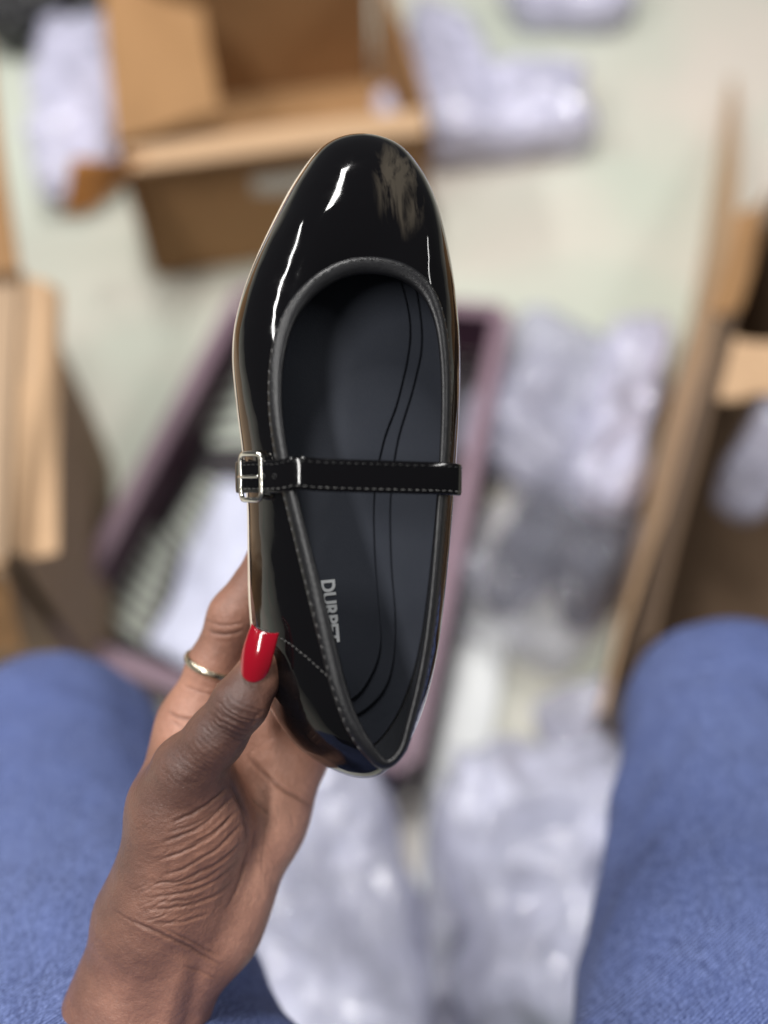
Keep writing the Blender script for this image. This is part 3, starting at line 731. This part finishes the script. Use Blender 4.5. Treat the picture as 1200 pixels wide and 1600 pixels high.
# sole: rim, waist and bottom
uu = np.arange(NU)*NR/NU; S_, T_, o_ = frame_at(uu); o_ = o_*SGN
rings = []
for off, z in ((-1.5, 0.2), (0.2, 0.2), (0.7, -0.4), (0.9, -2.0), (0.6, -4.2), (-0.6, -5.0), (-14, -5.0)): rings.append(S_+o_*off+UPZ*z)
v = np.concatenate(rings); f = []
for k in range(len(rings)-1):
    for i in range(NU): i2 = (i+1) % NU; f.append((k*NU+i, k*NU+i2, (k+1)*NU+i2, (k+1)*NU+i))
f.append(tuple((len(rings)-1)*NU+i for i in range(NU))); f.append(tuple(range(NU))[::-1])
spart('sole', v, f, M['sole'])
# insole and its raised foot pad layers
def plate(name, pts, z0, z1, mat, parent=None, rnd=0.8):
    pts = np.array(pts); c = pts.mean(0); n = len(pts); tg = np.roll(pts, -1, 0)-np.roll(pts, 1, 0); nr = np.stack([tg[:, 1], -tg[:, 0]], 1); nr /= np.linalg.norm(nr, axis=1)[:, None]+1e-9
    area_ = 0.5*np.sum(pts[:, 0]*np.roll(pts[:, 1], -1)-np.roll(pts[:, 0], -1)*pts[:, 1]); nr = nr*np.sign(area_)
    R = [np.c_[pts, np.full(n, z0)], np.c_[pts, np.full(n, z1-rnd)], np.c_[pts-nr*rnd*0.3, np.full(n, z1-rnd*0.3)], np.c_[pts-nr*rnd, np.full(n, z1)]]
    v = np.concatenate(R); f = []
    for k in range(3):
        for i in range(n): i2 = (i+1) % n; f.append((k*n+i, k*n+i2, (k+1)*n+i2, (k+1)*n+i))
    f.append(tuple(3*n+i for i in range(n))); f.append(tuple(range(n))[::-1])
    return spart(name, v, f, mat, parent)
def resample(pts, n):
    pts = np.array(pts, float); tt = np.linspace(0, len(pts)-1, n); ii = np.minimum(tt.astype(int), len(pts)-2); f = (tt-ii)[:, None]
    pm = pts[np.maximum(ii-1, 0)]; p0 = pts[ii]; p1 = pts[ii+1]; p2 = pts[np.minimum(ii+2, len(pts)-1)]
    return 0.5*((2*p0)+(-pm+p1)*f+(2*pm-5*p0+4*p1-p2)*f*f+(-pm+3*p0-3*p1+p2)*f**3)
ins = plate('insole', (S_-o_*1.2)[:, :2], 0.4, 2.6, M['insole'])
def pad(name, right, z0, z1, inset):
    R = [loc_of(x, y, z1)[:2] for x, y in right]
    uL = np.linspace(3.2, 13.5, 14); SL, TL, oL = frame_at(uL); Lp = (SL-oL*SGN*inset)[:, :2]
    pts = list(resample(R, 60)) + list(resample(list(Lp), 50))
    return plate(name, pts, z0, z1, M['insole'])
pad('cushion_layer', [(600, 300), (640, 400), (660, 520), (648, 600), (622, 690), (611, 780), (612, 880), (618, 960), (616, 1030), (600, 1080), (562, 1116), (520, 1125)], 2.2, 4.0, 4.0)
fp = pad('foot_pad', [(590, 340), (625, 430), (642, 520), (624, 620), (600, 690), (586, 770), (586, 860), (593, 950), (596, 1005), (584, 1050), (556, 1090), (515, 1100)], 3.6, 5.4, 6.5)
# printed name, reading towards the heel
tc = bpy.data.curves.new('name', 'FONT'); tc.body = 'DURPET'; tc.size = 0.0074; tc.extrude = 0.00008; tc.offset = 0.00026; tc.space_character = 1.0
to = bpy.data.objects.new('name', tc); col.objects.link(to); dg = bpy.context.evaluated_depsgraph_get(); dg.update()
tme = bpy.data.meshes.new_from_object(to.evaluated_get(dg)); bpy.data.objects.remove(to)
lt = bpy.data.objects.new('printed_name', tme); col.objects.link(lt); tme.materials.clear(); tme.materials.append(M['logo']); lt.parent = fp
q0 = loc_of(523, 904, 5.5); q1 = loc_of(531, 1003, 5.5); dr = (q1-q0); dr /= np.linalg.norm(dr); upv = np.cross(UPZ, dr)
wd = max(vv.co.x for vv in tme.vertices)*1000; hgt = max(vv.co.y for vv in tme.vertices)*1000; s_ = np.linalg.norm(q1-q0)/wd
base_ = q0-upv*hgt*1.0
lt.matrix_local = Matrix(((dr[0]*s_, upv[0], 0, base_[0]*.001), (dr[1]*s_, upv[1], 0, base_[1]*.001), (dr[2], upv[2], 1, .00552), (0, 0, 0, 1)))
# binding along the top line
def sweep(path, a_dir, b_dir, ra, rb, nb=12, closed=True, power=1.0):
    n = len(path); v, f = [], []
    for j in range(nb):
        b = 2*math.pi*j/nb; ca, sa = math.cos(b), math.sin(b); ca = math.copysign(abs(ca)**power, ca); sa = math.copysign(abs(sa)**power, sa)
        v.append(path + a_dir*ra*ca + b_dir*rb*sa)
    v = np.stack(v, 1).reshape(-1, 3)
    for i in range(n if closed else n-1):
        i2 = (i+1) % n
        for j in range(nb): f.append((i*nb+j, i2*nb+j, i2*nb+(j+1) % nb, i*nb+(j+1) % nb))
    if not closed: f.append(tuple(range(nb))); f.append(tuple((n-1)*nb+j for j in range(nb))[::-1])
    return v, f
NB_ = 320; ub = np.arange(NB_)*NR/NB_
tv = upper(ub, np.full(NB_, 1.0))-upper(ub, np.full(NB_, .97)); tv /= np.linalg.norm(tv, axis=1)[:, None]
tu = upper(ub+.03, np.full(NB_, 1.0))-upper(ub-.03, np.full(NB_, 1.0)); tu /= np.linalg.norm(tu, axis=1)[:, None]
nb_ = np.cross(tu, tv); nb_ /= np.linalg.norm(nb_, axis=1)[:, None]; nb_ *= np.sign((nb_*(frame_at(ub)[2]*SGN+UPZ*.5)).sum(1))[:, None]
v, f = sweep(T_ if False else per(Tc, ub)-tv*0.9, tv, nb_, 3.0, 1.55, 14)
bind = spart('topline_binding', v, f, M['binding'])
# stitches: little thread capsules following a path on the upper
def stitches(name, path, nrm, length, gap, rad, mat, parent, lift=0.25, jitter=0.12):
    seg = np.linalg.norm(np.diff(path, axis=0), axis=1); cum = np.r_[0, np.cumsum(seg)]; v, f = [], []; s = gap*0.5
    at = lambda a, arr: np.array([np.interp(a, cum, arr[:, k]) for k in range(3)])
    while s+length < cum[-1]:
        p, q = at(s, path), at(s+length, path); n = at(s+length/2, nrm); n /= np.linalg.norm(n); d = q-p; sd = np.cross(n, d); sd /= np.linalg.norm(sd)+1e-9
        jz = sd*random.gauss(0, jitter); k = len(v)
        for t, r_, hz in ((0, .45, -.2), (.25, 1, lift), (.75, 1, lift), (1, .45, -.2)):
            c = p+d*t+jz*(1 if t < .5 else -1)+n*hz
            for a in range(5): an = 2*math.pi*a/5; v.append(c+sd*rad*r_*math.cos(an)+n*rad*r_*math.sin(an))
        for i in range(3):
            for a in range(5): f.append((k+i*5+a, k+i*5+(a+1) % 5, k+i*5+5+(a+1) % 5, k+i*5+5+a))
        f.append(tuple(k+a for a in range(5))[::-1]); f.append(tuple(k+15+a for a in range(5)))
        s += length+gap*random.uniform(.85, 1.15)
    o = spart(name, v, f, mat, parent); o['kind'] = 'stuff'; return o
arc = 3.1
Lv = np.array([np.linalg.norm(np.diff(upper(np.full(21, u), np.linspace(.6, 1, 21)), axis=0), axis=1).sum()/.4 for u in ub])
vst = 1-arc/Lv
v0 = upper(ub, vst); sel = lambda a, b: np.where((ub > a) & (ub < b))[0]
for a_, b_, m_ in ((1.0, 13.0, 'thread'), (13.05, 31.2, 'thread_dark')):
    ix = sel(a_, b_); stitches('binding_stitching', (per(Tc, ub)-tv*2.7+nb_*1.15)[ix], nb_[ix], 2.0, 1.7, 0.20, M[m_], bind, 0.12)
# heel quarter seam on the left side, found on the surface
UU, VV = np.meshgrid(np.linspace(1, 8, 160), np.linspace(.05, .97, 80), indexing='ij'); PX, PY = pix_of(upper(UU, VV))
def on_left(px, py):
    k = np.argmin((PX-px)**2+(PY-py)**2); return UU.flat[k], VV.flat[k]
uvp = np.array([on_left(x, y) for x, y in resample([(398, 978), (428, 991), (460, 1010), (490, 1035), (522, 1066)], 24)])
sp = upper(uvp[:, 0], uvp[:, 1], .15); sn = upper(uvp[:, 0], uvp[:, 1], 1.0)-upper(uvp[:, 0], uvp[:, 1]); k_ = np.ones(5)/5
sp = np.stack([np.convolve(np.pad(sp[:, i], 2, 'edge'), k_, 'valid') for i in range(3)], 1)
stitches('quarter_seam_stitching', sp, sn, 1.5, 0.5, 0.17, M['thread'], up, 0.2, .05)
# heel lining pocket on the right inside
uq = np.linspace(31.5, 27.2, 30); vq = 0.16+0.62*np.sin(np.linspace(0.9, 0.02, 30)*math.pi/2)**0.8
pp = upper(uq, vq, -1.7); v, f = sweep(pp, np.gradient(pp, axis=0)*0+UPZ, np.cross(np.gradient(pp, axis=0), UPZ)/np.linalg.norm(np.cross(np.gradient(pp, axis=0), UPZ), axis=1)[:, None], .55, .55, 8, False)
spart('heel_lining_seam', v, f, M['binding'])

# strap
uLs, uRs = 7.62, 24.55
def w_(u, v, off): return upper(np.array([u]), np.array([v]), off)[0]
oL = (frame_at(np.array([uLs]))[2]*SGN)[0]; oR = (frame_at(np.array([uRs]))[2]*SGN)[0]
TL_, TR_ = per(Tc, np.array([uLs]))[0], per(Tc, np.array([uRs]))[0]
ctrl = [w_(uLs, .30, 0.6), loc_of(372, 746, 20.5), loc_of(390, 745, 27.5), loc_of(414, 744.5, 34.5), loc_of(436, 744, 40.5), TL_+UPZ*4.2+oL*-3, TL_*.8+TR_*.2+UPZ*5.5, TL_*.5+TR_*.5+UPZ*7.0, TL_*.22+TR_*.78+UPZ*6.2, TR_+UPZ*3.6, TR_+oR*5.5+UPZ*0.8, TR_+oR*6.4-UPZ*5.2, TR_+oR*3.6-UPZ*9.5, w_(uRs, .66, .8)]
path = resample(ctrl, 150); tg = np.gradient(path, axis=0); tg /= np.linalg.norm(tg, axis=1)[:, None]
wdir = np.tile(np.array([0.0, 1, 0]), (150, 1)); wdir -= tg*(wdir*tg).sum(1)[:, None]; wdir /= np.linalg.norm(wdir, axis=1)[:, None]; nn = np.cross(wdir, tg); 
if nn[70, 2] < 0: nn = -nn
# the strap sags a little in the plane of the shoe and its end folds back
path[:, 1] += 0*np.interp(np.arange(150), [0, 20, 75, 105, 120, 135, 149], [0.3, 0.2, -0.6, -0.8, -.6, -1.5, -3.0])
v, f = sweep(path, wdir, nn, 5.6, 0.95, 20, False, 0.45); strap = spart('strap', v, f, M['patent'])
for sg in (-1, 1): stitches('strap_stitching', (path+wdir*4.2*sg+nn*.95)[16:122], nn[16:122], 1.7, 0.9, 0.16, M['thread'] if sg < 0 else M['thread_dark'], strap, 0.12, .05)
# buckle
bc = 19; cB_ = path[bc+6]+nn[bc+6]*1.2; bx, by, bz = tg[bc+6], wdir[bc+6], nn[bc+6]
def rr(w2, h2, r, n=10):
    pts = []
    for cx, cy, a0 in ((w2-r, h2-r, 0), (-w2+r, h2-r, 90), (-w2+r, -h2+r, 180), (w2-r, -h2+r, 270)):
        for i in range(n): a = math.radians(a0+90*i/(n-1)); pts.append((cx+r*math.cos(a), cy+r*math.sin(a)))
    return np.array(pts)
o2 = rr(6.0, 8.1, 2.6); pb = cB_+o2[:, :1]*bx+o2[:, 1:]*by - (np.abs(o2[:, :1])/6)**2*0.8*bz
tb = np.roll(pb, -1, 0)-np.roll(pb, 1, 0); tb /= np.linalg.norm(tb, axis=1)[:, None]; ob = np.cross(tb, np.tile(bz, (len(pb), 1))); ob /= np.linalg.norm(ob, axis=1)[:, None]
v, f = sweep(pb, ob, np.tile(bz, (len(pb), 1)), 0.95, 0.75, 10, True, 0.8); buckle = spart('buckle', v, f, M['silver'])
pg = np.array([cB_-bx*6.0+bz*.3, cB_-bx*2+bz*1.1, cB_+bx*3+bz*1.0, cB_+bx*6.4+bz*.8]); pg = resample(list(pg), 16)
v, f = sweep(pg, np.tile(by, (16, 1)), np.tile(bz, (16, 1)), .6, .6, 8, False); spart('prong', v, f, M['silver'], buckle)
for k in range(3):
    hc = path[26+k*9]+nn[26+k*9]*.98; a = np.linspace(0, 2*math.pi, 14, endpoint=False); rg = hc+np.cos(a)[:, None]*tg[26+k*9]*.75+np.sin(a)[:, None]*wdir[26+k*9]*.75
    v, f = sweep(rg, (rg-hc)/.75, np.tile(nn[26+k*9], (14, 1)), .25, .2, 6); spart('eyelet', v, f, M['binding'], strap)
bpy.context.view_layer.update()

# ------------------------------------------------------------------ more pairs, wrapped in the bags
def shoe_copy(loc, rot, label):
    r = empty('wrapped_shoe', loc); r.rotation_euler = rot; tag(r, label, 'shoe', 'wrapped black shoes on the floor')
    for ch in ('upper', 'sole', 'lining', 'topline_binding', 'insole', 'strap'):
        for s in shoe.children:
            if s.name.split('.')[0] == ch:
                c = s.copy(); col.objects.link(c); c.parent = r; c.matrix_parent_inverse = Matrix()
    return r
for px, rz, lab in (((880, 770, 0), 2.62, 'black shoe lying below the clear bag, nearer the shoebox'), ((945, 775, 0), 2.86, 'black shoe lying below the clear bag, next to the cardboard strip')):
    p = G(*px); shoe_copy((p.x, p.y, 0.0065), (0, 0, rz), lab)
